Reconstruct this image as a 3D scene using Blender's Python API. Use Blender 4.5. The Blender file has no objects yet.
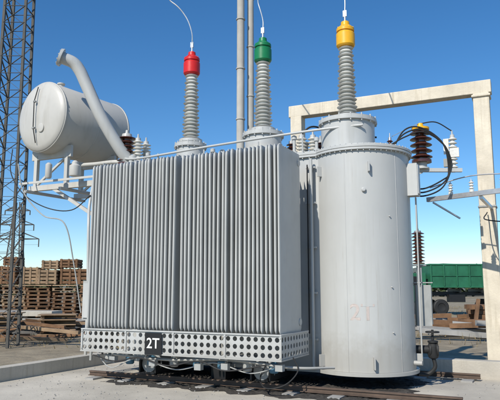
import bpy, math, random
from mathutils import Vector, Matrix
random.seed(7)
S = bpy.context.scene
PI = math.pi

# ------------------------------------------------------------------ materials
def nmat(name):
    m = bpy.data.materials.new(name); m.use_nodes = True
    nt = m.node_tree; b = nt.nodes['Principled BSDF']
    return m, nt, b
def N(nt, t, **kw):
    n = nt.nodes.new(t)
    for k, v in kw.items(): setattr(n, k, v)
    return n
def ramp(nt, fac, stops):
    r = N(nt, 'ShaderNodeValToRGB'); nt.links.new(fac, r.inputs[0])
    e = r.color_ramp.elements
    e[0].position, e[0].color = stops[0][0], stops[0][1]
    e[1].position, e[1].color = stops[-1][0], stops[-1][1]
    for p, c in stops[1:-1]:
        x = e.new(p); x.color = c
    return r
def g(v): return (v, v, v, 1)
def noise(nt, vec, scale, detail=6, rough=.6):
    n = N(nt, 'ShaderNodeTexNoise'); n.inputs['Scale'].default_value = scale
    n.inputs['Detail'].default_value = detail; n.inputs['Roughness'].default_value = rough
    nt.links.new(vec, n.inputs['Vector']); return n
def mix(nt, a, b, fac, mode='MIX'):
    m = N(nt, 'ShaderNodeMix', data_type='RGBA', blend_type=mode)
    for s, v in ((0, fac), (6, a), (7, b)):
        if hasattr(v, 'is_linked') or hasattr(v, 'links'): nt.links.new(v, m.inputs[s])
        else: m.inputs[s].default_value = v
    return m.outputs[2]
def surf(name, col, rough=.5, var=.12, vscale=1.5, streak=0., rust=0., metallic=0., bump=.0, bscale=40, rustcol=(.16, .07, .03, 1), spec=.4, sscale=(9, 9, .55), low=0., drip=0.):
    m, nt, b = nmat(name)
    tc = N(nt, 'ShaderNodeTexCoord'); vec = tc.outputs['Object']
    c = (*col, 1)
    n1 = noise(nt, vec, vscale)
    r1 = ramp(nt, n1.outputs[0], [(.3, g(1 - var)), (.7, g(1 + var * .4))])
    out = mix(nt, c, r1.outputs[0], 1., 'MULTIPLY')
    if streak:
        mp = N(nt, 'ShaderNodeMapping'); mp.inputs['Scale'].default_value = sscale
        nt.links.new(vec, mp.inputs[0])
        n2 = noise(nt, mp.outputs[0], 1.6, 5, .55)
        nb = noise(nt, vec, .9, 3)
        r2 = ramp(nt, n2.outputs[0], [(.5, g(0)), (.78, g(streak))])
        rb = ramp(nt, nb.outputs[0], [(.42, g(.15)), (.62, g(1))])
        f = mix(nt, r2.outputs[0], rb.outputs[0], 1., 'MULTIPLY')
        out = mix(nt, out, (col[0] * .5, col[1] * .46, col[2] * .38, 1), f)
    if drip:                                             # thin rusty run marks
        mp = N(nt, 'ShaderNodeMapping'); mp.inputs['Scale'].default_value = (22, 22, .5)
        nt.links.new(vec, mp.inputs[0])
        n2 = noise(nt, mp.outputs[0], 1.3, 3, .5)
        nb = noise(nt, vec, 1.7, 3)
        r2 = ramp(nt, n2.outputs[0], [(.64, g(0)), (.74, g(drip))])
        rb = ramp(nt, nb.outputs[0], [(.48, g(0)), (.62, g(1))])
        f = mix(nt, r2.outputs[0], rb.outputs[0], 1., 'MULTIPLY')
        out = mix(nt, out, (.24, .17, .11, 1), f)
    if low:
        sp = N(nt, 'ShaderNodeSeparateXYZ'); nt.links.new(vec, sp.inputs[0])
        nl = noise(nt, vec, 3.5, 6, .7)
        ad = N(nt, 'ShaderNodeMath', operation='MULTIPLY_ADD'); ad.inputs[1].default_value = -1.1
        nt.links.new(nl.outputs[0], ad.inputs[0]); nt.links.new(sp.outputs[2], ad.inputs[2])
        rl_ = ramp(nt, ad.outputs[0], [(0., g(low)), (.4, g(0))])
        out = mix(nt, out, (.24, .21, .165, 1), rl_.outputs[0])
    if rust:
        n3 = noise(nt, vec, 7, 10, .75)
        r3 = ramp(nt, n3.outputs[0], [(.70 - rust * .15, g(0)), (.76 - rust * .12, g(.85))])
        out = mix(nt, out, rustcol, r3.outputs[0])
    nt.links.new(out, b.inputs['Base Color'])
    n4 = noise(nt, vec, 12, 5)
    mr = N(nt, 'ShaderNodeMapRange'); mr.inputs[3].default_value = rough - .1; mr.inputs[4].default_value = min(1, rough + .15)
    nt.links.new(n4.outputs[0], mr.inputs[0]); nt.links.new(mr.outputs[0], b.inputs['Roughness'])
    b.inputs['Metallic'].default_value = metallic
    b.inputs['Specular IOR Level'].default_value = spec
    if bump:
        n5 = noise(nt, vec, bscale, 6, .6)
        bp = N(nt, 'ShaderNodeBump'); bp.inputs['Strength'].default_value = bump; bp.inputs['Distance'].default_value = .02
        nt.links.new(n5.outputs[0], bp.inputs['Height']); nt.links.new(bp.outputs[0], b.inputs['Normal'])
    return m

GREY = surf('grey_paint', (.455, .460, .445), .36, .08, .9, .32, .05, bump=.10, bscale=2.2, sscale=(5, 5, .35), low=.35, spec=.5, drip=.35)
GREYF = surf('grey_fin_paint', (.50, .503, .48), .36, .12, 1.0, .45, .03, sscale=(14, 1.2, .3), spec=.5, drip=.3)
GREYD = surf('grey_paint_dirty', (.34, .345, .33), .55, .25, 2.5, .5, .3)
CONSV = surf('conservator_paint', (.50, .485, .445), .40, .10, 1.2, .4, .14, bump=.08, bscale=2.2, sscale=(4, 4, .5), spec=.5, drip=.4)
PORC = surf('grey_porcelain', (.60, .60, .565), .22, .14, 4, .2, 0, spec=.6)
WPORC = surf('white_porcelain', (.70, .68, .62), .22, .12, 6, .3, 0, spec=.6)
BPORC = surf('brown_porcelain', (.085, .030, .018), .15, .2, 6, 0, 0, spec=.7)
RED = surf('red_paint', (.62, .02, .018), .35, .12, 5, .15)
GRN = surf('green_paint', (.012, .19, .07), .35, .12, 5, .15)
YEL = surf('yellow_paint', (.80, .42, .02), .35, .12, 5, .15)
BLACK = surf('black_paint', (.015, .015, .016), .4, .2, 5)
RUB = surf('black_rubber', (.02, .02, .02), .6, .2, 5)
WHITE = surf('white_paint', (.72, .72, .68), .5, .1, 5)
PINK = surf('faded_red_stencil', (.50, .435, .40), .42, .12, 20, .3)
ALU = surf('aluminium', (.62, .62, .62), .38, .1, 4, metallic=.8)
BLUE = surf('blue_motor_paint', (.07, .17, .25), .45, .2, 4, .2)
STEEL = surf('galvanised_steel', (.32, .33, .33), .5, .25, 3, .3, .3, metallic=.3)
LATT = surf('weathered_lattice_steel', (.085, .08, .07), .7, .3, 3, 0, .4)
RAILM = surf('rusty_rail', (.11, .075, .055), .7, .4, 6)
CONC = surf('concrete', (.50, .46, .39), .9, .25, .9, .5, .2, bump=.4, bscale=25, rustcol=(.3, .26, .2, 1), drip=.4)
CREAM = surf('limewashed_concrete', (.66, .59, .47), .85, .22, 1.8, .7, .4, bump=.35, bscale=18, rustcol=(.34, .29, .22, 1), drip=.5)
PORTC = surf('pole_concrete', (.44, .42, .38), .85, .2, 1.2, .4)
SLAB = surf('precast_slab', (.36, .35, .33), .9, .3, .8, .4, .2, bump=.3, rustcol=(.15, .13, .11, 1))
WOOD = surf('weathered_wood', (.21, .115, .06), .85, .5, 2.2, .4, bump=.2)
WOOD2 = surf('pale_wood', (.32, .22, .135), .85, .45, 2.2, .4, bump=.2)
TRG = surf('truck_green', (.02, .14, .07), .5, .35, 1.2, .5, .2)
GRAV = surf('dark_gravel', (.06, .054, .047), .95, .6, 9, 0, .6, bump=1., bscale=30, rustcol=(.18, .16, .13, 1))  # very dark gravel colour for the bed under the transformer, with paler flecks
FOL = surf('tree_foliage', (.06, .075, .03), .9, .5, .15)
DRY = surf('dry_grass', (.27, .21, .10), .95, .45, .6)
HILL = surf('hill', (.13, .15, .13), 1, .3, .01)
FLR = surf('yard_concrete', (.53, .485, .405), .92, .35, .55, 0, .5, bump=.4, bscale=22, rustcol=(.26, .22, .17, 1))

def ground_mat():
    m, nt, b = nmat('ground_soil')
    tc = N(nt, 'ShaderNodeTexCoord'); v = tc.outputs['Object']
    a = noise(nt, v, .09, 8, .65); c = noise(nt, v, 1.7, 8, .7)
    r = ramp(nt, a.outputs[0], [(.35, (.20, .155, .095, 1)), (.5, (.34, .28, .19, 1)), (.66, (.16, .15, .08, 1))])
    r2 = ramp(nt, c.outputs[0], [(.3, g(.6)), (.7, g(1.15))])
    nt.links.new(mix(nt, r.outputs[0], r2.outputs[0], 1., 'MULTIPLY'), b.inputs['Base Color'])
    b.inputs['Roughness'].default_value = .95
    bp = N(nt, 'ShaderNodeBump'); bp.inputs['Distance'].default_value = .08
    nt.links.new(c.outputs[0], bp.inputs['Height']); nt.links.new(bp.outputs[0], b.inputs['Normal'])
    return m
SOIL = ground_mat()

# ------------------------------------------------------------------ builder
def basis(d):
    d = Vector(d).normalized()
    up = Vector((0, 0, 1)) if abs(d.z) < .95 else Vector((0, 1, 0))
    x = up.cross(d).normalized(); y = d.cross(x).normalized()
    return x, y, d
class B:
    def __init__(s): s.V = []; s.F = []; s.M = []
    def add(s, vs, fs, m=0):
        o = len(s.V); s.V += [tuple(v) for v in vs]
        s.F += [tuple(i + o for i in f) for f in fs]; s.M += [m] * len(fs)
    def box(s, c, d, m=0, rz=0, ry=0, rx=0):
        R = Matrix.Rotation(rz, 3, 'Z') @ Matrix.Rotation(ry, 3, 'Y') @ Matrix.Rotation(rx, 3, 'X')
        vs = []
        for z in (-1, 1):
            for x, y in ((-1, -1), (1, -1), (1, 1), (-1, 1)):
                vs.append(R @ Vector((x * d[0] / 2, y * d[1] / 2, z * d[2] / 2)) + Vector(c))
        s.add(vs, [(3, 2, 1, 0), (4, 5, 6, 7), (0, 1, 5, 4), (1, 2, 6, 5), (2, 3, 7, 6), (3, 0, 4, 7)], m)
    def beam(s, a, b, w, h, m=0):
        a = Vector(a); b = Vector(b); x, y, d = basis(b - a)
        vs = []
        for p in (a, b):
            for i, j in ((-1, -1), (1, -1), (1, 1), (-1, 1)):
                vs.append(p + x * i * w / 2 + y * j * h / 2)
        s.add(vs, [(3, 2, 1, 0), (4, 5, 6, 7), (0, 1, 5, 4), (1, 2, 6, 5), (2, 3, 7, 6), (3, 0, 4, 7)], m)
    def angle(s, a, b, w, t, m=0):
        a = Vector(a); b = Vector(b); x, y, d = basis(b - a)
        s.beam(a, b, w, t, m); o = x * (w / 2 - t / 2) + y * (w / 2)
        s.beam(a + o, b + o, t, w, m)
    def tube(s, pts, r, m=0, seg=12, cap=True):
        pts = [Vector(p) for p in pts]; n = len(pts)
        rs = r if isinstance(r, (list, tuple)) else [r] * n
        x, y, d = basis(pts[1] - pts[0]); vs = []; fs = []
        for i, p in enumerate(pts):
            t = (pts[min(i + 1, n - 1)] - pts[max(i - 1, 0)]).normalized()
            x = (x - t * x.dot(t)).normalized(); y = t.cross(x)
            for k in range(seg):
                a = 2 * PI * k / seg; vs.append(p + (x * math.cos(a) + y * math.sin(a)) * rs[i])
        for i in range(n - 1):
            for k in range(seg):
                k2 = (k + 1) % seg
                fs.append((i * seg + k, i * seg + k2, (i + 1) * seg + k2, (i + 1) * seg + k))
        if cap:
            fs.append(tuple(range(seg - 1, -1, -1))); fs.append(tuple((n - 1) * seg + k for k in range(seg)))
        s.add(vs, fs, m)
    def lathe(s, o, prof, m=0, seg=32, ax=(0, 0, 1)):
        x, y, d = basis(ax); o = Vector(o); vs = []; fs = []
        for r, z in prof:
            for k in range(seg):
                a = 2 * PI * k / seg; vs.append(o + d * z + (x * math.cos(a) + y * math.sin(a)) * r)
        n = len(prof)
        for i in range(n - 1):
            for k in range(seg):
                k2 = (k + 1) % seg
                fs.append((i * seg + k, i * seg + k2, (i + 1) * seg + k2, (i + 1) * seg + k))
        if prof[0][0] > 1e-4: fs.append(tuple(range(seg - 1, -1, -1)))
        if prof[-1][0] > 1e-4: fs.append(tuple((n - 1) * seg + k for k in range(seg)))
        s.add(vs, fs, m)
    def prism(s, out, z0, z1, m=0):
        n = len(out); vs = [(x, y, z0) for x, y in out] + [(x, y, z1) for x, y in out]
        fs = [(i, (i + 1) % n, n + (i + 1) % n, n + i) for i in range(n)]
        fs += [tuple(range(n - 1, -1, -1)), tuple(range(n, 2 * n))]
        s.add(vs, fs, m)
    def make(s, name, mats, parent=None, bevel=0, sharp=.6):
        me = bpy.data.meshes.new(name); me.from_pydata(s.V, [], s.F)
        for m in mats: me.materials.append(m)
        for p, mi in zip(me.polygons, s.M): p.material_index = mi; p.use_smooth = True
        me.update(); me.set_sharp_from_angle(angle=sharp)
        ob = bpy.data.objects.new(name, me); S.collection.objects.link(ob)
        if parent: ob.parent = parent
        if bevel:
            md = ob.modifiers.new('bevel', 'BEVEL'); md.width = bevel; md.segments = 2
            md.limit_method = 'ANGLE'; md.angle_limit = .7; md.harden_normals = True
        return ob
def spline(pts, n=8):
    P = [Vector(p) for p in pts]; P = [P[0] * 2 - P[1]] + P + [P[-1] * 2 - P[-2]]; out = []
    for i in range(1, len(P) - 2):
        for k in range(n):
            t = k / n; a, b, c, d = P[i - 1], P[i], P[i + 1], P[i + 2]
            out.append(.5 * ((2 * b) + (c - a) * t + (2 * a - 5 * b + 4 * c - d) * t * t + (3 * b - a - 3 * c + d) * t ** 3))
    out.append(P[-2]); return out
def empty(name, loc=(0, 0, 0), rz=0, parent=None):
    e = bpy.data.objects.new(name, None); S.collection.objects.link(e)
    e.location = loc; e.rotation_euler = (0, 0, rz); e.parent = parent
    return e

# ------------------------------------------------------------------ transformer
ANG = math.radians(25.8)
T = empty('power_transformer', (.44, 9.5, 0), -ANG)
def w2l(x, y, z=0):
    dx, dy = x - .44, y - 9.5; c, s_ = math.cos(ANG), math.sin(ANG)
    return (c * dx - s_ * dy, s_ * dx + c * dy, z)
CX, CY, R = .80, 2.07, .88
HW = .64
LX = -3.60
def bodyout(off):
    seg = 24; r = HW + off
    o = [(CX, CY - r), (CX, CY + r)]
    for k in range(seg + 1):
        a = PI / 2 + PI * k / seg; o.append((LX + r * math.cos(a), CY + r * math.sin(a)))
    return o
def circ(r, seg=72): return [(CX + r * math.cos(2 * PI * k / seg), CY + r * math.sin(2 * PI * k / seg)) for k in range(seg)]
b = B()
b.prism(circ(R), .30, 4.06); b.prism(circ(R + .05), .24, .30)
b.prism(circ(R + .055), 4.06, 4.10); b.prism(circ(R + .06), 4.106, 4.15); b.prism(circ(R - .04), 4.15, 4.19)
b.prism(bodyout(0), .303, 4.055); b.prism(bodyout(.05), .243, .303)
b.prism(bodyout(.055), 4.055, 4.095); b.prism(bodyout(.06), 4.1, 4.146); b.prism(bodyout(-.04), 4.146, 4.186)
for k in range(56):
    a = 2 * PI * k / 56
    p = (CX + (R + .032) * math.cos(a), CY + (R + .032) * math.sin(a))
    b.lathe((p[0], p[1], 4.035), [(.012, 0), (.012, .14)], 0, 6)
for k in range(30):
    b.lathe((LX + k * .13, CY - HW - .032, 4.03), [(.014, 0), (.014, .15)], 0, 6)
for a in (-1.15, .1, -2.2):
    b.box((CX + (R + .04) * math.cos(a), CY + (R + .04) * math.sin(a), 3.75), (.11, .025, .18), 0, a)
    b.box((CX + (R + .04) * math.cos(a), CY + (R + .04) * math.sin(a), .46), (.14, .025, .20), 0, a)
for a in (-1.62, -.55):
    b.tube([(CX + (R - .002) * math.cos(a), CY + (R - .002) * math.sin(a), z) for z in (.3, 4.05)], .007, 0, 6)
for z in (.95, 1.7, 2.9):
    b.lathe((CX + R * math.cos(-.75), CY + R * math.sin(-.75), z), [(.012, -.0), (.012, .03), (.0, .032)], 0, 8, (math.cos(-.75), math.sin(-.75), 0))
b.lathe((CX + R * math.cos(-1.25), CY + R * math.sin(-1.25), 3.35), [(.04, 0), (.04, .03), (.03, .032), (.03, .05), (0, .052)], 0, 16, (math.cos(-1.25), math.sin(-1.25), 0))
b.make('tank', [GREY], T, .006)

def bushing(nm, x, y, capm, wire, tr, tz):
    b = B()
    b.lathe((x, y, 4.19), [(tr, 0), (tr, tz - .06), (tr + .05, tz - .06), (tr + .05, tz - .02), (tr + .04, tz - .018), (tr + .04, tz + .02), (tr * .75, tz + .03), (.25, tz + .06), (.25, tz + .12), (.21, tz + .12)], 0, 40)
    for k in range(16):
        a = 2 * PI * k / 16
        b.lathe((x + (tr + .03) * math.cos(a), y + (tr + .03) * math.sin(a), 4.19 + tz - .09), [(.014, 0), (.014, .14)], 0, 6)
    b.lathe((x, y, 4.19), [(tr + .03, 0), (tr + .03, .03), (tr, .032)], 0, 40)
    b.make('turret_' + nm, [GREY], T)
    b = B(); z0 = 4.19 + tz + .12; z1 = 6.30; n = 19; prof = [(.2, z0 - .04), (.2, z0)]
    for i in range(n):
        f = i / n; rc = .11 - .02 * f; ro = .20 - .055 * f
        if i % 2: ro -= .018
        h = (z1 - z0) / n; z = z0 + i * h
        prof += [(rc, z), (rc, z + h * .25), (ro - .01, z + h * .33), (ro, z + h * .42), (ro - .015, z + h * .52), (rc + .02, z + h * .85)]
    prof += [(.095, z1)]
    b.lathe((x, y, 0), prof, 0, 32)
    b.make('insulator_' + nm, [PORC], T, sharp=1.2)
    b = B()
    b.lathe((x, y, z1), [(.10, -.02), (.165, 0), (.18, .02), (.18, .25), (.165, .27), (.15, .275), (.15, .30), (.172, .305), (.172, .36), (.12, .41), (.085, .43), (.08, .5), (.05, .52), (.0, .525)], 0, 32)
    for k in range(8):
        a = 2 * PI * k / 8; b.lathe((x + .155 * math.cos(a), y + .155 * math.sin(a), z1 + .33), [(.012, 0), (.012, .055)], 0, 6)
    b.make('cap_' + nm, [capm], T)
    b = B(); b.lathe((x, y, z1 + .5), [(.022, 0), (.022, .2)], 0, 12)
    b.box((x, y, z1 + .68), (.07, .035, .12), 0)
    b.tube(spline([(x, y, z1 + .66)] + wire), .014, 0, 10)
    b.make('terminal_and_wire_' + nm, [ALU], T)
bushing('red', -2.87, 2.0, RED, [w2l(-1.28, 12.5, 7.25), w2l(-1.42, 12.5, 7.62), w2l(-1.72, 12.5, 7.95), w2l(-2.3, 12.6, 8.25), w2l(-5.5, 13.5, 9.0)], .30, .52)
bushing('green', -1.16, 2.0, GRN, [w2l(.27, 11.8, 7.2), w2l(.18, 11.8, 7.55), w2l(.05, 11.9, 8.0), w2l(-.8, 13, 9.6)], .37, .56)
bushing('yellow', .60, 2.0, YEL, [w2l(1.86, 11.04, 7.3), w2l(1.84, 11.1, 8.0), w2l(1.5, 12, 10.0)], .50, .60)

# radiators: four banks of pressed plates
fin = B(); pitch = .0775; per = 12; gaps = (0, .035, .125, .16)
def finx(i): return -3.785 + i * pitch + gaps[i // per]
for i in range(per * 4):
    x = finx(i) + random.uniform(-.003, .003)
    bank = i // per
    d = random.uniform(-.009, .009) + (0, -.012, .01, .0)[bank]; tl = random.uniform(-.012, .012)
    z0, z1 = .97, 4.0 + (-.015, .0, -.005, .012)[bank] + random.uniform(-.006, .006)
    bow = random.uniform(-.007, .007)
    prof = [(0, .003), (.010, .015), (.05, .020), (.09, .011), (.14, .010), (.22, .019), (.30, .009), (.40, .018), (.50, .009), (.60, .018), (.70, .009), (.80, .018), (.88, .009), (.95, .004)]
    out = [(-w, y) for y, w in prof] + [(w, y) for y, w in reversed(prof)]
    rings = [(z0, .25, .03), (z0 + .05, 1, .006), (z0 + .12, 1, 0)] + [(z0 + .12 + (z1 - .22 - z0) * k / 6, 1, 0) for k in range(1, 6)] + [(z1 - .10, 1, 0), (z1 - .04, 1, .006), (z1, .25, .03)]
    vs = []; n = len(out)
    for j, (z, s_, ins) in enumerate(rings):
        t = (z - z0) / 3
        for (px, py) in out:
            yy = d + ins + py * (1 - ins * 1.8)
            vs.append((x + px * s_ + (tl * t + bow * math.sin(t * PI)) * (1 - py), yy, z))
    fs = []
    for j in range(len(rings) - 1):
        for k in range(n):
            k2 = (k + 1) % n; fs.append((j * n + k2, j * n + k, (j + 1) * n + k, (j + 1) * n + k2))
    fs.append(tuple(range(n))); fs.append(tuple((len(rings) - 1) * n + k for k in range(n - 1, -1, -1)))
    fin.add(vs, fs)
for gq in range(4):
    xa = finx(gq * per); xb = finx(gq * per + per - 1)
    for z in (1.12, 3.84):
        fin.tube([(xa - .025, .86, z), (xb + .025, .86, z)], .06, 0, 16)
        xm = (xa + xb) / 2
        fin.tube([(xm, .86, z), (xm, 1.45, z)], .055, 0, 16)
        fin.lathe((xm, 1.14, z), [(.1, 0), (.1, .05)], 0, 20, (0, 1, 0))
    fin.lathe(((xa + xb) / 2, .86, 3.9), [(.025, 0), (.025, .09), (.035, .09), (.035, .12)], 0, 8)
    for xx in (xa + .06, xb - .06): fin.box((xx, .26, 4.02), (.012, .10, .08), 0)
    for yy in (.30, .62): fin.beam((xa - .01, yy, 4.008), (xb + .01, yy, 4.008), .04, .008)
fin.make('radiator_fins', [GREYF], T, sharp=.9)

# perforated shroud
pf = B()
def perf(o, ux, L, H, rows, t=.006):
    o = Vector(o); ux = Vector(ux); uz = Vector((0, 0, 1)); cols = round(L / (H / rows)); w = L / cols; h = H / rows; sg = 16
    nrm = ux.cross(uz)
    for i in range(cols):
        for j in range(rows):
            c = o + ux * (i + .5) * w + uz * (j + .5) * h
            r = min(w, h) * .32; vs = []
            for off in (nrm * 0, nrm * -t):
                for k in range(sg):
                    a = 2 * PI * (k + .5) / sg; vs.append(c + off + (ux * math.cos(a) + uz * math.sin(a)) * r)
                for k in range(sg):
                    a = 2 * PI * (k + .5) / sg; q = 1 / max(abs(math.cos(a)), abs(math.sin(a)))
                    sx, sz = math.cos(a) * q, math.sin(a) * q
                    vs.append(c + off + ux * sx * w / 2 + uz * sz * h / 2)
                for sx, sz in ((1, 1), (-1, 1), (-1, -1), (1, -1)):
                    vs.append(c + off + ux * sx * w / 2 + uz * sz * h / 2)
            fs = []; nb = 2 * sg + 4
            for k in range(sg):
                k2 = (k + 1) % sg
                fs.append((k, sg + k, sg + k2, k2))
                fs.append((nb + k2, nb + sg + k2, nb + sg + k, nb + k))
                fs.append((k2, nb + k2, nb + k, k))
            for ci, k in enumerate((1, 5, 9, 13)):
                fs.append((sg + k, 2 * sg + ci, sg + k + 1)); fs.append((nb + sg + k + 1, nb + 2 * sg + ci, nb + sg + k))
            pf.add(vs, fs)
ZB, ZT = .585, .945
perf((-3.84, -.05, ZB), (1, 0, 0), 3.90, ZT - ZB, 3)
perf((.062, -.05, ZB), (0, 1, 0), 1.22, ZT - ZB, 3)
perf((-3.84, 1.17, ZB), (0, -1, 0), 1.22, ZT - ZB, 3)
for z in (ZB - .012, ZT + .012):
    pf.box((-1.89, -.045, z), (3.94, .06, .022)); pf.box((.052, .56, z), (.06, 1.14, .0215)); pf.box((-3.83, .56, z), (.06, 1.14, .0215))
for x in (-3.84, -2.87, -1.89, -.91, .06):
    pf.box((x, -.062, (ZB + ZT) / 2), (.035, .012, ZT - ZB))
    for z in (ZB + .03, ZT - .03): pf.lathe((x, -.068, z), [(.010, 0), (.010, .01), (0, .011)], 0, 6, (0, -1, 0))
for x in (-2.87, -1.89, -.91): pf.box((x, .56, ZB - .03), (.05, 1.15, .05))
for x in (-2.87, -.91): pf.beam((x, .2, ZB - .03), (x, 1.4, .36), .05, .05)
pf.make('perforated_cooling_shroud', [GREY], T, sharp=.5)

# fans below
fb = B()
for i in range(8):
    x = -3.5 + i * .47; y = .30
    fb.lathe((x, y, .34), [(.06, 0), (.078, .02), (.078, .14), (.03, .17), (.03, .2)], 0 if i % 3 else 1, 20)
    fb.box((x + .07, y, .45), (.05, .07, .06), 1)
    for k in range(3):
        a = k * 2 * PI / 3 + i; fb.beam((x, y, .53), (x + .2 * math.cos(a), y + .2 * math.sin(a), .53), .02, .012, 1)
    for k in range(5):
        a = k * 2 * PI / 5 + i; fb.box((x + .11 * math.cos(a), y + .11 * math.sin(a), .57), (.16, .07, .006), 2, a, 0, .5)
fb.make('cooling_fans', [BLUE, GREYD, ALU], T)

# undercarriage
u = B()
for xc in (-2.8, -.55):
    u.box((xc, CY, .21), (.22, 3.0, .12), 1)
    for yc in (.72, 3.4):
        u.box((xc - .17, yc, .28), (.03, .42, .22), 1); u.box((xc + .17, yc, .28), (.03, .42, .22), 1)
        u.lathe((xc, yc - .16, .325), [(.05, -.03), (.05, 0), (.15, 0), (.15, .02), (.16, .025), (.16, .1), (.2, .105), (.2, .13), (.06, .14), (.06, .2)], 0, 32, (0, 1, 0))
for xc in (-3.3, -1.7): u.box((xc, 1.3, .18), (.3, .25, .28), 1)
u.make('undercarriage_wheels', [STEEL, BLACK], T, .004)

# pipes, cables and boxes under / around
p = B()
p.tube(spline([(-3.4, .25, .5), (-2.2, .22, .46), (-1.0, .2, .52), (.1, .3, .44), (.6, .9, .4)]), .022, 0)
p.tube(spline([(.12, .3, .60), (.2, .3, .40), (.05, .15, .20), (-.25, .1, .13), (-.45, .3, .25), (-.4, .5, .5)]), .011, 3, 8)
p.tube(spline([(-3.6, -.02, .5), (-3.1, -.05, .42), (-2.6, -.02, .5), (-2.0, -.05, .4), (-1.4, -.03, .5), (-.9, -.06, .38), (-.2, -.02, .5)]), .012, 3, 8)
p.tube(spline([(-3.6, .1, .5), (-3.2, .0, .30), (-2.7, .1, .48), (-1.9, .05, .33), (-1.2, .1, .47), (-.5, .05, .35), (.0, .1, .5)]), .010, 2, 8)
for x, z in ((-2.35, .42), (-1.45, .40), (-.95, .43), (-3.2, .44), (.0, .46)): p.box((x, .05, z), (.12, .1, .10), 2)
p.tube([(.10, 1.30, .3), (.10, 1.30, 4.0)], .030, 0)
p.tube([(.02, 1.33, .9), (.02, 1.33, 3.9)], .012, 3)
for z in (.8, 1.6, 2.4, 3.2, 3.85): p.box((.07, 1.37, z), (.18, .05, .03))
p.tube(spline([(-4.35, 1.5, 4.50), (-3.8, 1.4, 4.40), (-2, 1.4, 4.48), (0, 1.45, 4.56), (1.0, 1.6, 4.60)]), .024, 0)
for x in (-3.3, -2.2, -1.0, -.1): p.tube([(x, 1.44, 4.15), (x, 1.42, 4.46)], .016, 0, 8)
p.lathe((-4.0, 1.5, 4.32), [(.06, 0), (.09, .02), (.09, .16), (.05, .19)], 0, 20)
for x, y, h in ((-3.7, 1.62, .3), (-2.1, 1.6, .22), (-1.85, 1.55, .16), (-.3, 1.52, .26), (.15, 1.5, .18), (-.45, 2.6, .4)):
    p.lathe((x, y, 4.185), [(.06, 0), (.06, .03), (.03, .035), (.03, h), (.05, h), (.05, h + .06), (.02, h + .08)], 0, 16)
p.tube(spline([(-4.6, 1.0, 4.0), (-4.62, .9, 3.4), (-4.45, .7, 2.9), (-4.4, .7, 1.5), (-4.4, .7, .4)]), .03, 0)
p.tube(spline([(-4.7, 1.2, 4.0), (-4.5, 1.1, 3.0), (-4.2, .95, 2.0), (-4.15, .9, .4)]), .02, 3)
p.tube([(-4.28, .72, .3), (-4.28, .72, 3.95)], .028, 2)
p.box((-4.20, .68, 1.45), (.36, .3, .75), 2)
p.box((-4.20, .51, 1.45), (.30, .02, .66), 0)
for z in (2.6, 1.95, 3.3): p.box((-4.2, .9, z), (.36, .1, .04), 2)
p.make('pipework', [GREY, WHITE, GREYD, RUB], T, 0)

# explosion vent pipe
v = B()
path = spline([(-4.02, 1.75, 4.15), (-4.30, 1.45, 4.65), (-4.62, 1.15, 5.35), (-4.9, .97, 6.05), (-5.02, .88, 6.36), (-5.13, .78, 6.53), (-5.32, .62, 6.62)], 8)
v.tube(path, .13, 0, 28)
e = path[-1]; dd = (path[-1] - path[-2]).normalized()
v.lathe(e - dd * .02, [(.13, 0), (.20, 0), (.20, .03), (.19, .032), (.19, .06), (.13, .06), (.12, .0)], 0, 28, dd)
for k in range(10):
    x, y, d = basis(dd); a = k * 2 * PI / 10
    q = e + (x * math.cos(a) + y * math.sin(a)) * .168
    v.tube([q - dd * .03, q + dd * .06], .012, 0, 6)
v.lathe((-4.02, 1.75, 4.18), [(.2, 0), (.2, .05), (.14, .05)], 0, 28)
v.make('pressure_relief_pipe', [GREY], T)

# conservator
c = B()
c0 = Vector((-6.08, .88, 5.47)); ax = Vector((.13, .991, 0)).normalized(); rr = .79; Lc = 1.95
c.lathe(c0, [(0, -.13), (.25, -.12), (.5, -.085), (.68, -.04), (rr - .02, 0), (rr, .03), (rr, Lc), (rr - .04, Lc + .05), (.6, Lc + .12), (.3, Lc + .17), (0, Lc + .18)], 0, 56, ax)
for t in (.03, Lc * .5, Lc - .05):
    c.lathe(c0 + ax * t, [(rr, 0), (rr + .012, .005), (rr + .012, .03), (rr, .035)], 0, 56, ax)
c.lathe(c0 + Vector((0, 0, rr - .03)) + ax * .5, [(.06, 0), (.06, .12), (.09, .12), (.09, .15)], 0, 20)
fr = c0 - ax * .15
c.tube([fr + Vector((-.02, .06, -.62)), fr + Vector((-.02, -.03, -.3)), fr + Vector((-.02, -.04, .3)), fr + Vector((-.02, .06, .66))], .012, 1, 8)
for z in (-.3, .3): c.box(tuple(fr + Vector((-.02, -.02, z))), (.06, .05, .04), 2)
c.lathe(fr + Vector((.16, .04, -.30)), [(.10, 0), (.10, .03), (.085, .035), (0, .036)], 0, 20, -ax)
for t in (.35, 1.65):
    q = c0 + ax * t
    c.box((q.x, q.y, 4.70), (1.15, .07, .26), 0)
    c.box((q.x + .45, q.y, 4.30), (.09, .09, .72), 0); c.box((q.x - .45, q.y, 4.30), (.09, .09, .72), 0)
    c.beam((q.x - .45, q.y, 3.97), (q.x + .45, q.y, 4.6), .05, .05)
    c.beam((q.x - .62, q.y, 3.92), (-4.1, q.y, 3.92), .1, .12)
    c.beam((q.x + .1, q.y, 3.88), (-4.2, q.y, 2.9), .07, .07)
q1 = c0 + ax * .35; q2 = c0 + ax * 1.65
for dx in (-.5, .5, 1.6): c.beam((q1.x + dx, q1.y - .25, 3.83), (q2.x + dx, q2.y + .2, 3.83), .08, .06)
c.beam((-6.65, .9, 3.99), (-4.2, .9, 3.99), .02, .05)
c.tube(spline([q1 + Vector((.1, .3, -.78)), q1 + Vector((.2, .3, -1.0)), q1 + Vector((.9, .3, -1.05)), (-4.4, 1.5, 4.4), (-3.9, 1.7, 4.3)]), .045, 0)
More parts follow.
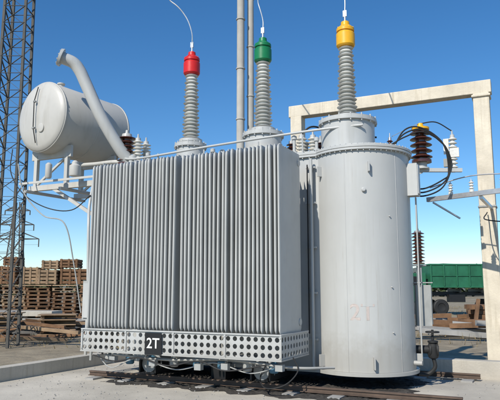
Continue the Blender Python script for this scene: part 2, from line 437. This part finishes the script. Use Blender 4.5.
c.lathe((-5.1, .95, 4.05), [(.11, 0), (.12, .03), (.12, .22), (.07, .26), (.07, .3), (.03, .34)], 0, 20)
c.lathe((-5.6, .7, 4.0), [(.05, 0), (.07, .03), (.07, .3), (.03, .34)], 0, 20)
c.tube(spline([(-6.7, .7, 4.75), (-6.6, .6, 4.2), (-6.2, .6, 3.7), (-5.5, .6, 3.35), (-5.0, .8, 3.3), (-4.6, .9, 3.6)]), .012, 1, 8)
c.tube(spline([(-6.5, .7, 4.4), (-6.2, .6, 3.75), (-5.6, .6, 3.2), (-5.0, .6, 3.0), (-4.8, .7, 2.2), (-4.6, .75, 1.2)]), .014, 2, 8)
c.make('oil_conservator', [CONSV, RUB, GREYD], T, .004)

def small_ins(bb, x, y, z0, z1, r, n, m, mt, capz=.1):
    prof = [(r * .9, z0 - .05), (r * .9, z0)]; h = (z1 - z0) / n
    for i in range(n):
        z = z0 + i * h
        prof += [(r * .5, z), (r * .5, z + h * .3), (r, z + h * .45), (r * .97, z + h * .55), (r * .55, z + h * .9)]
    bb.lathe((x, y, 0), prof, m, 28)
    bb.lathe((x, y, z1), [(r * .55, -.01), (r * .5, capz * .5), (r * .2, capz * .55), (r * .15, capz * 1.4)], mt, 16)
lv = B()
x, y, _ = w2l(-2.78, 12.65); y = max(y, 1.62); small_ins(lv, x, y, 4.38, 4.98, .21, 6, 0, 2)
lv.lathe((x, y, 4.15), [(.22, 0), (.22, .15), (.19, .19)], 2, 24)
for wx, wy in ((-2.42, 12.65), (-2.30, 12.95)):
    x, y, _ = w2l(wx, wy); small_ins(lv, x, y, 4.35, 4.85, .11, 7, 1, 2)
    lv.lathe((x, y, 4.15), [(.12, 0), (.12, .15)], 2, 16)
for wx, wy, m in ((1.05, 11.9, 1), (1.28, 11.9, 1), (1.48, 12.3, 0), (.88, 12.4, 0)):
    x, y, _ = w2l(wx, wy); small_ins(lv, x, y, 4.3, 4.72, .11, 6, m, 2); lv.lathe((x, y, 4.12), [(.13, 0), (.13, .15)], 2, 16)
lv.tube(spline([w2l(1.05, 11.9, 4.8), w2l(1.3, 11.9, 4.95), w2l(1.9, 12.3, 4.9), w2l(2.6, 12.0, 4.75)]), .02, 3, 8)
lv.make('low_voltage_bushings', [BPORC, WPORC, GREY, RUB], T)

# right end equipment
d = B()
X, Y, _ = w2l(3.36, 11.5); X2, Y2, _ = w2l(3.98, 11.5); X0, Y0, _ = w2l(2.6, 11.5)
small_ins(d, X, Y, 4.16, 4.76, .21, 5, 0, 2)
d.lathe((X, Y, 4.76), [(.13, 0), (.17, .01), (.17, .05), (.13, .06), (.07, .07), (.05, .14)], 3, 24)
d.lathe((X, Y, 3.98), [(.14, 0), (.14, .03), (.1, .035), (.1, .14)], 2, 20)
small_ins(d, X2, Y2, 3.98, 4.62, .085, 8, 1, 2)
d.beam((X0 - .4, Y0 - .1, 3.98), (X2 + .15, Y2, 3.95), .08, .07, 2)
d.beam((X0 - .3, Y0 - .1, 3.5), (X, Y, 3.93), .05, .05, 2)
d.beam((X, Y, 4.92), (X0 + .2, Y0, 4.62), .05, .012, 4); d.beam((X, Y, 4.90), (X2 - .1, Y2, 4.42), .035, .012, 4)
d.tube(spline([(X, Y, 4.90), ((X + X2) / 2, (Y + Y2) / 2, 4.93), (X2, Y2, 4.75)]), .012, 5, 8)
d.box((X2 - .12, Y2, 4.45), (.1, .06, .3), 1)
d.box((X2 - .12, Y2, 4.12), (.12, .08, .16), 6)
d.beam((X2 - .05, Y2 - .05, 4.3), (X2 + .12, Y2 - .05, 4.3), .06, .18, 1)
for k in range(3):
    o = k * .07
    d.tube(spline([w2l(2.75, 11.4, 4.45 - o), w2l(3.0, 11.3, 4.58 + o), w2l(3.35, 11.3, 4.68 + o * .5), w2l(3.75, 11.35, 4.45), w2l(3.90 - o * .4, 11.4, 4.05 - o), w2l(3.7, 11.35, 3.6 + o), w2l(3.3, 11.3, 3.42 + o), w2l(3.0, 11.3, 3.5 + o)]), .015, 5, 8)
small_ins(d, X0 + .15, Y0, 4.3, 4.55, .06, 4, 0, 4)
d.tube([(X0 + .15, Y0, 4.0), (X0 + .15, Y0, 4.3)], .03, 2)
def onwall(a, z, off): return (CX + (R + off) * math.cos(a), CY + (R + off) * math.sin(a), z)
d.box(onwall(.02, 3.60, .08), (.18, .24, .58), 2, .02); d.box(onwall(.02, 3.60, .175), (.02, .20, .52), 2, .02)
d.box(onwall(.42, 1.38, .18), (.26, .28, .72), 6, .3); d.box(onwall(.42, 1.38, .32), (.02, .24, .66), 6, .3)
d.box(onwall(.42, 1.78, .18), (.32, .34, .02), 6, .3)
d.tube([onwall(.1, 3.30, .1), onwall(.1, .4, .1)], .014, 2, 8); d.tube([onwall(.17, 3.30, .1), onwall(.3, 1.7, .12)], .014, 5, 8)
q = Vector(onwall(.25, .62, .0)); dr = Vector((math.cos(.25), math.sin(.25), 0))
d.tube([q, q + dr * .22], .07, 5, 16); d.lathe(q + dr * .22, [(.12, 0), (.12, .03), (.07, .03), (.07, .12), (.12, .12), (.12, .15), (.06, .16)], 5, 20, dr)
vz = q + dr * .29
d.tube([vz, vz + Vector((0, 0, .34))], .022, 5, 10)
ring = [vz + Vector((.11 * math.cos(k * PI / 12), .11 * math.sin(k * PI / 12), .30)) for k in range(25)]
d.tube(ring, .014, 5, 8, False)
for k in range(3): d.tube([vz + Vector((0, 0, .30)), vz + Vector((.11 * math.cos(k * 2.09), .11 * math.sin(k * 2.09), .30))], .01, 5, 6)
d.lathe(vz + Vector((0, 0, -.16)), [(.04, 0), (.08, .02), (.1, .08), (.1, .22), (.06, .27), (.09, .28), (.09, .31), (.04, .32)], 5, 20)
d.tube(spline([vz + Vector((0, 0, -.14)), vz + Vector((.02, 0, -.3)), vz + Vector((-.1, -.02, -.42)), onwall(.2, .2, .02)]), .035, 5, 12)
d.tube([onwall(-.1, .42, 0), onwall(-.1, .42, .14)], .04, 2, 12)
d.make('end_terminal_equipment', [BPORC, WPORC, GREY, YEL, ALU, RUB, GREYD], T)

# numbering text
def textmesh(body, size, fn, name, mat, ext):
    cu = bpy.data.curves.new(name, 'FONT'); cu.body = body; cu.size = size; cu.align_x = 'CENTER'; cu.align_y = 'CENTER'; cu.extrude = ext; cu.offset = .012 * size
    o = bpy.data.objects.new(name + '_c', cu); S.collection.objects.link(o)
    bpy.context.view_layer.update()
    me = bpy.data.meshes.new_from_object(o.evaluated_get(bpy.context.evaluated_depsgraph_get()))
    bpy.data.objects.remove(o)
    for vv in me.vertices: vv.co = fn(vv.co)
    me.materials.clear(); me.materials.append(mat)
    ob = bpy.data.objects.new(name, me); S.collection.objects.link(ob); ob.parent = T
pl = B(); xs, zs = -2.27, .75
pl.box((xs, -.085, zs), (.34, .012, .36)); pl.make('number_plate', [BLACK], T, .002)
textmesh('2T', .24, lambda co: Vector((xs + co.x, -.0935 - co.z, zs + co.y)), 'number_plate_lettering', WHITE, .002)
def cyl(co):
    a = math.radians(-77) + co.x / R; r = R + .002 + co.z
    return Vector((CX + r * math.cos(a), CY + r * math.sin(a), 1.27 + co.y))
textmesh('2T', .38, cyl, 'stencil_number', PINK, .001)

# ------------------------------------------------------------------ yard
G = empty('ground')
gb = B(); gb.add([(-2500, -500, -.012), (2500, -500, -.012), (2500, 4500, -.012), (-2500, 4500, -.012)], [(0, 1, 2, 3)])
gb.make('soil', [SOIL], G)
yard = empty('transformer_bund', (.44, 9.5, 0), -ANG)
y_ = B(); y_.box((-.9, .5, -.05), (8.7, 6.2, .1)); y_.make('floor_slab', [FLR], yard)
gv = B()
gx0, gx1, gy0, gy1 = -3.7, 1.7, .15, 3.3; nx, ny = 120, 80
vs = []
for j in range(ny + 1):
    for i in range(nx + 1):
        ed = min(i, nx - i, j, ny - j)
        ox = math.sin(j * .7) * .06 + math.sin(j * .23) * .12; oy = math.sin(i * .37) * .09 + math.sin(i * .9) * .04
        vs.append((gx0 + (gx1 - gx0) * i / nx + ox, gy0 + (gy1 - gy0) * j / ny + oy, .004 + (random.random() * .03 * min(1, ed / 6) if ed else -.012)))
gv.add(vs, [(j * (nx + 1) + i, j * (nx + 1) + i + 1, (j + 1) * (nx + 1) + i + 1, (j + 1) * (nx + 1) + i) for j in range(ny) for i in range(nx)])
gv.make('gravel_bed', [GRAV], yard, sharp=.2)
w = B()
w.box((-5.35, .5, .12), (.26, 6.3, .26)); w.box((-.9, 3.72, .16), (8.6, .26, .34)); w.box((3.55, .3, .14), (.26, 6.5, .3))
w.make('bund_wall', [CONC], yard, .012)
rl = B()
for y in (.62, 3.3):
    rl.beam((-4.2, y, .045), (2.6, y, .045), .11, .012); rl.beam((-4.2, y, .08), (2.6, y, .08), .018, .07); rl.beam((-4.2, y, .115), (2.6, y, .115), .06, .025)
    for i in range(9): rl.box((-4.0 + i * .8 + random.uniform(-.05, .05), y, .008), (.2, .6, .05), 1, random.uniform(-.05, .05))
rl.make('rails', [RAILM, SLAB], yard)
ls = B()
for i in range(650):
    x = random.uniform(-5.1, 3.3); y = random.uniform(-1.6, 3.4); s_ = random.uniform(.004, .02)
    ls.box((x, y, s_ * .3 + .003), (s_, s_ * random.uniform(.6, 1.2), s_ * .7), 0, random.random() * 3, random.random(), random.random())
ls.make('loose_stones', [SLAB], yard)

# portal frame
P = B()
pr = Vector((5.20, 13.0, 0)); plf = Vector((1.22, 14.85, 0)); dirp = (plf - pr).normalized(); rz = math.atan2(dirp.y, dirp.x)
P.box((pr.x, pr.y, 3.0), (.34, .32, 6.0), 0, rz); P.box((plf.x, plf.y, 3.0), (.3, .3, 6.0), 0, rz)
a = pr - dirp * .22 + Vector((0, 0, 6.14)); bq = plf + dirp * .2 + Vector((0, 0, 6.14)); P.beam(a, bq, .28, .3)
P.box((pr.x, pr.y, 5.93), (.40, .40, .06), 0, rz)
for z in (3.44,): P.box((pr.x, pr.y, z), (.38, .36, .05), 1, rz)
P.make('concrete_portal_frame', [CREAM, GREYD], None, .02)
bb = B()
bb.beam((3.60, 12.05, 3.46), (6.6, 9.0, 3.50), .07, .09, 0); bb.beam((5.25, 12.9, 3.40), (4.4, 11.3, 3.40), .06, .06, 0)
for t in (.12, .22, .36): 
    q = Vector((3.6, 12.05, 3.5)).lerp(Vector((6.6, 9, 3.54)), t)
    small_ins(bb, q.x, q.y, 3.56, 3.72, .05, 3, 1, 0, .04)
bb.tube(spline([(3.65, 12, 3.7), (4.3, 11.5, 3.85), (5.2, 10.6, 3.8), (6.5, 9.3, 4.1)]), .012, 0, 8)
bb.tube(spline([(5.1, 12.8, 3.3), (4.75, 12.0, 3.05), (5.1, 11.2, 2.95), (5.6, 10.5, 3.2)]), .012, 2, 8)
bb.beam((3.7, 12.0, 3.4), (4.3, 12.2, 3.10), .03, .03, 0)
bb.make('busbar_support', [ALU, WPORC, RUB])

# poles
for i, (x, r) in enumerate(((-.36, .15), (.02, .13))):
    q = B(); q.tube([(x, 22 + i * .3, 0), (x, 22 + i * .3, 16)], [r * 1.08, r * .92], 0, 20)
    for z in range(2, 16, 2): q.lathe((x, 22 + i * .3, z + i), [(r * 1.1, 0), (r * 1.18, .01), (r * 1.18, .05), (r * 1.1, .06)], 0, 20)
    q.make('utility_pole' if not i else 'utility_pole.001', [PORTC])

# lattice towers
def lattice(name, cx, cy, w0, w1, h, step, leg, arms=()):
    q = B(); k = int(h / step)
    W = lambda z: w0 + (w1 - w0) * z / h
    C = ((-1, -1), (1, -1), (1, 1), (-1, 1))
    pt = lambda i, z: (cx + C[i][0] * W(z) / 2, cy + C[i][1] * W(z) / 2, z)
    for i in range(4): q.angle(pt(i, 0), pt(i, h), leg, leg * .2)
    for j in range(k):
        z, z2 = j * step, (j + 1) * step
        for i in range(4):
            i2 = (i + 1) % 4
            q.beam(pt(i, z2), pt(i2, z2), leg * .45, leg * .15)
            q.beam(pt(i, z), pt(i2, z2), leg * .55, leg * .15)
            if leg > .1: q.beam(pt(i2, z), pt(i, z2), leg * .55, leg * .15)
    for z, L in arms:
        for s_ in (-1, 1):
            tip = (cx + s_ * L, cy, z)
            for yy in (-1, 1):
                q.beam((cx + s_ * W(z) / 2, cy + yy * W(z) / 2, z), tip, leg * .8, leg * .8); q.beam((cx + s_ * W(z) / 2, cy + yy * W(z) / 2, z + L * .3), tip, leg * .8, leg * .8)
            q.tube([tip, (tip[0], tip[1], z - L * .35)], leg * .6, 0, 6)
    q.make(name, [LATT])
lattice('lattice_tower', -7.36, 18, .80, .60, 15, .55, .075)
lattice('lattice_tower.001', -41, 105, 3.2, .8, 17, 1.6, .16, ((10.5, 4), (13, 3), (15.5, 2.2)))
wr = B()
for z, o in ((13, 3), (15.5, -2.2), (10.5, 4), (13, -3)):
    wr.tube(spline([(-41 + o, 105, z - 1), (-80, 75, z - 3.0), (-120, 40, z - 1)], 6), .02, 0, 5)
wr.make('overhead_line', [STEEL])

# pallets / crates at left
def crate(q, x, y, z, w, d_, h, m, rz=0):
    Rm = Matrix.Rotation(rz, 3, 'Z')
    def bx(ox, oy, oz, sx, sy, sz):
        o = Rm @ Vector((ox, oy, 0)); q.box((x + o.x, y + o.y, z + oz), (sx, sy, sz), m, rz)
    n = max(3, int(h / .16))
    for i in range(n):
        zz = (i + .5) * h / n
        for s_ in (-1, 1):
            bx(0, s_ * (d_ / 2), zz, w, .025, h / n * .68); bx(s_ * (w / 2), 0, zz, .025, d_ - .03, h / n * .68)
    for sx in (-1, 0, 1):
        for s_ in (-1, 1): bx(sx * (w / 2 - .07), s_ * (d_ / 2 + .025), h / 2, .09, .025, h)
    bx(0, 0, .05, w - .1, d_ - .1, .06); bx(0, 0, h * .6, w * .8, d_ * .8, h * .6)
q = B()
xx = -12.3
for i in range(6):
    wv = random.uniform(.75, 1.0); h = random.uniform(.6, .9)
    crate(q, xx, 29 + random.uniform(-.2, .2), 1.92, wv, 1.0, h, random.choice((0, 0, 1)), random.uniform(-.12, .12))
    if i in (1, 3, 4): crate(q, xx + random.uniform(-.1, .1), 29, 1.94 + h, wv * .9, .9, .42, random.choice((0, 1)), random.uniform(-.1, .1))
    xx += wv + random.uniform(.04, .2)
q.make('wooden_crate_stack', [WOOD, WOOD2])
q = B()                                   # stacks of pallets carrying the crates
for i in range(5):
    xc = -12.2 + i * 1.22; yc = 28.7 + random.uniform(-.2, .2); z = 0
    while z < 1.76:
        r_ = random.uniform(-.05, .05); m = random.choice((0, 0, 1)); ox = random.uniform(-.05, .05)
        for k in range(5): q.box((xc + ox, yc - .5 + k * .25, z + .145), (1.12, .12, .025), m, r_)
        for k in (-1, 0, 1): q.box((xc + ox + k * .48, yc, z + .08), (.1, 1.1, .09), m, r_)
        for k in (-1, 1): q.box((xc + ox, yc + k * .5, z + .02), (1.12, .1, .022), m, r_)
        z += .172 if random.random() < .8 else .22
    q.box((xc, yc, 1.86), (1.15, 1.1, .05), 1)
q.make('pallet_stack', [WOOD, WOOD2])
q = B()
for j in range(3):
    for i in range(2): q.box((-10.4 + i * 1.7 + random.uniform(-.1, .1), 25.2, .14 + j * .28), (1.5, 1.2, .2), (i + j) % 2, random.uniform(-.06, .06)); 
    for i in range(4): q.box((-10.9 + i * .8, 25.2, .02 + j * .28), (.1, 1.1, .07), 2)
q.make('precast_slab_stack', [SLAB, CONC, WOOD], None, .01)
q = B()
for i in range(60):
    x = random.uniform(-12, -6.2); y = random.uniform(17.5, 26)
    L = random.uniform(.8, 2.4)
    q.box((x, y, random.uniform(.08, .5)), (L, .14, .10), random.choice((0, 1, 2, 2)), random.uniform(-.7, .7), random.uniform(-.12, .12))
for x, y in ((-8.6, 20.5), (-6.9, 22.0), (-9.4, 23.5)):
    for k in range(5): q.box((x, y, .1 + k * .17), (1.3, 1.0, .03), 1, .2); q.box((x, y, .03 + k * .17), (1.2, .1, .1), 1, .2); q.box((x - .5, y, .03 + k * .17), (.1, .9, .1), 1, .2)
for k in range(4): q.beam((-9.8 + k * .5, 19.0, 0), (-9.7 + k * .5, 19.0, 1.25), .05, .05, 3)
q.beam((-9.9, 18.97, 1.2), (-8.1, 18.97, 1.25), .05, .05, 3); q.beam((-9.9, 18.97, .6), (-8.1, 18.97, .62), .05, .05, 3)
q.make('timber_and_pallet_pile', [SLAB, WOOD2, WOOD, STEEL])
q = B()
q.box((6.72, 24.0, 1.3), (.16, .16, 2.6), 1); q.box((6.72, 24.0, 2.62), (.5, .3, .06), 1)
small_ins(q, 6.72, 24.0, 2.72, 3.95, .26, 9, 0, 1)
q.make('post_insulator', [BPORC, STEEL])
q = B()
for i in range(46):
    x = random.uniform(7.0, 13); y = random.uniform(19, 27)
    q.box((x, y, random.uniform(.1, .65)), (random.uniform(1.2, 3.0), .24, .17), random.choice((0, 0, 1)), random.uniform(-.45, .45), random.uniform(-.08, .08))
for i in range(4):
    for k in range(3): q.box((10.6 + random.uniform(-.2, .2), 24.2 + i * .35, .6 + k * .19), (3.4, .25, .17), 0, .05 + random.uniform(-.03, .03))
q.beam((8.6, 23.5, 0), (8.9, 23.7, 1.3), .12, .12, 0)
q.make('railway_sleeper_pile', [WOOD, SLAB])

# green truck
TR = empty('dump_truck', (15.6, 42, 0), math.radians(4))
q = B()
q.box((0, 0, 2.60), (7.2, 2.4, 1.45), 0)
q.box((0, 0, 3.35), (7.3, 2.5, .1), 0); q.box((0, 0, 1.85), (7.3, 2.5, .1), 0); q.box((0, -1.23, 2.6), (7.22, .05, .07), 0)
for i in range(9): q.box((-3.55 + i * .885, -1.24, 2.6), (.09, .07, 1.4), 0)
q.make('cargo_box', [TRG], TR, .02)
q = B(); q.box((-.5, -.5, 1.4), (9.2, .12, .28)); q.box((-.5, .5, 1.4), (9.2, .12, .28)); q.box((-1.8, -.95, 1.1), (1.1, .5, .5)); q.box((3.55, 0, 1.2), (.12, 2.3, .15))
for x in (-1, 0, 1): q.box((x * 1.5, 0, 1.6), (.1, 2.2, .3))
q.make('chassis', [BLACK], TR, .02)
for i, x in enumerate((-4.3, -2.9, .9, 2.2)):
    q = B()
    for s_ in (-1, 1): q.lathe((x, s_ * 1.0 - .15, .52), [(.1, .05), (.25, .02), (.27, -.02), (.46, -.02), (.52, .03), (.52, .27), (.46, .32), (.27, .32), (.25, .28), (.1, .25)], 0, 28, (0, 1, 0))
    q.make('wheel_%d' % (i + 1), [RUB], TR)
q = B()
cab = [(-5.6, .9), (-5.6, 1.9), (-5.35, 2.75), (-3.9, 2.8), (-3.9, .9)]
vs = [(x, -1.15, z) for x, z in cab] + [(x, 1.15, z) for x, z in cab]
q.add(vs, [(0, 4, 3, 2, 1), (5, 6, 7, 8, 9)] + [(i, (i + 1) % 5, 5 + (i + 1) % 5, 5 + i) for i in range(5)])
q.box((-4.75, -1.16, 2.25), (.9, .02, .6), 1)
q.make('cab', [TRG, BLACK], TR, .03)

# foliage belts
def leafmass(name, segs, n, size, mat):
    q = B()
    for _ in range(n):
        (x0, y0, x1, y1, hh, dep) = random.choice(segs); t = random.random()
        x = x0 + (x1 - x0) * t; y = y0 + (y1 - y0) * t + random.uniform(-dep, dep)
        env = hh * (.45 + .3 * math.sin(x * .11 + 1) * math.sin(x * .047) + .25 * abs(math.sin(x * .31 + y * .2)))
        z = max(.1, env * random.random() ** .6); s_ = size * random.uniform(.5, 1.3)
        n1 = Vector((random.uniform(-1, 1), random.uniform(-1, 1), random.uniform(-1, 1))).normalized(); a, b_, _d = basis(n1)
        c_ = Vector((x, y, z)); q.add([c_ - a * s_, c_ - b_ * s_ * .6, c_ + a * s_, c_ + b_ * s_ * .7], [(0, 1, 2, 3)])
    q.make(name, [mat])
leafmass('tree_line', [(-260, 290, -40, 320, 13, 8), (-40, 320, 260, 300, 13, 8), (20, 150, 150, 170, 10, 4), (-110, 150, -45, 140, 8, 4)], 24000, .9, FOL)
q = B()
for _ in range(9000):
    x = random.uniform(-26, 26); y = random.uniform(17.5, 60); h = random.uniform(.06, .25); a = random.random() * 6.28
    q.add([(x, y, -.01), (x + .03 * math.cos(a), y + .03 * math.sin(a), -.01), (x + random.uniform(-.12, .12), y + random.uniform(-.12, .12), h)], [(0, 1, 2)])
q.make('dry_grass', [DRY])
q = B(); n = 90
vs = []
for i in range(n + 1):
    x = -1400 + 2800 * i / n; h = 24 + 14 * math.sin(i * .21 + 1) + 8 * math.sin(i * .53) + (28 * math.exp(-((x - 520) / 260) ** 2))
    vs += [(x, 1500, -2), (x, 1650, h), (x, 1900, -2)]
q.add(vs, [f for i in range(n) for f in ((3 * i, 3 * i + 3, 3 * i + 4, 3 * i + 1), (3 * i + 1, 3 * i + 4, 3 * i + 5, 3 * i + 2))])
q.make('hills', [HILL])

# ------------------------------------------------------------------ light & camera
sd = Vector((-.54, -.84, 0)).normalized(); el = math.radians(38)
sdir = Vector((sd.x * math.cos(el), sd.y * math.cos(el), math.sin(el)))
sl = bpy.data.lights.new('sun', 'SUN'); sl.energy = 4.9; sl.angle = math.radians(.5); sl.color = (1, .95, .86)
so = bpy.data.objects.new('sun', sl); S.collection.objects.link(so); so.rotation_euler = (-sdir).to_track_quat('-Z', 'Y').to_euler()
W = bpy.data.worlds.new('World'); S.world = W; W.use_nodes = True
nt = W.node_tree; bg = nt.nodes['Background']; sk = nt.nodes.new('ShaderNodeTexSky'); sk.sky_type = 'NISHITA'; sk.sun_disc = False
sk.sun_elevation = el; sk.sun_rotation = math.atan2(sd.x, sd.y); sk.air_density = .9; sk.dust_density = .05; sk.ozone_density = 3.5
hs = nt.nodes.new('ShaderNodeHueSaturation'); hs.inputs['Saturation'].default_value = 1.25
nt.links.new(sk.outputs[0], hs.inputs['Color']); nt.links.new(hs.outputs[0], bg.inputs[0]); bg.inputs[1].default_value = .14
cam = bpy.data.cameras.new('camera'); co = bpy.data.objects.new('camera', cam); S.collection.objects.link(co)
co.location = (0, 0, 1.65); co.rotation_euler = (math.radians(98.53), 0, 0); cam.lens = 43.2; cam.sensor_width = 36; cam.clip_end = 6000
S.camera = co
S.view_settings.view_transform = 'Standard'; S.view_settings.look = 'None'; S.view_settings.exposure = 0
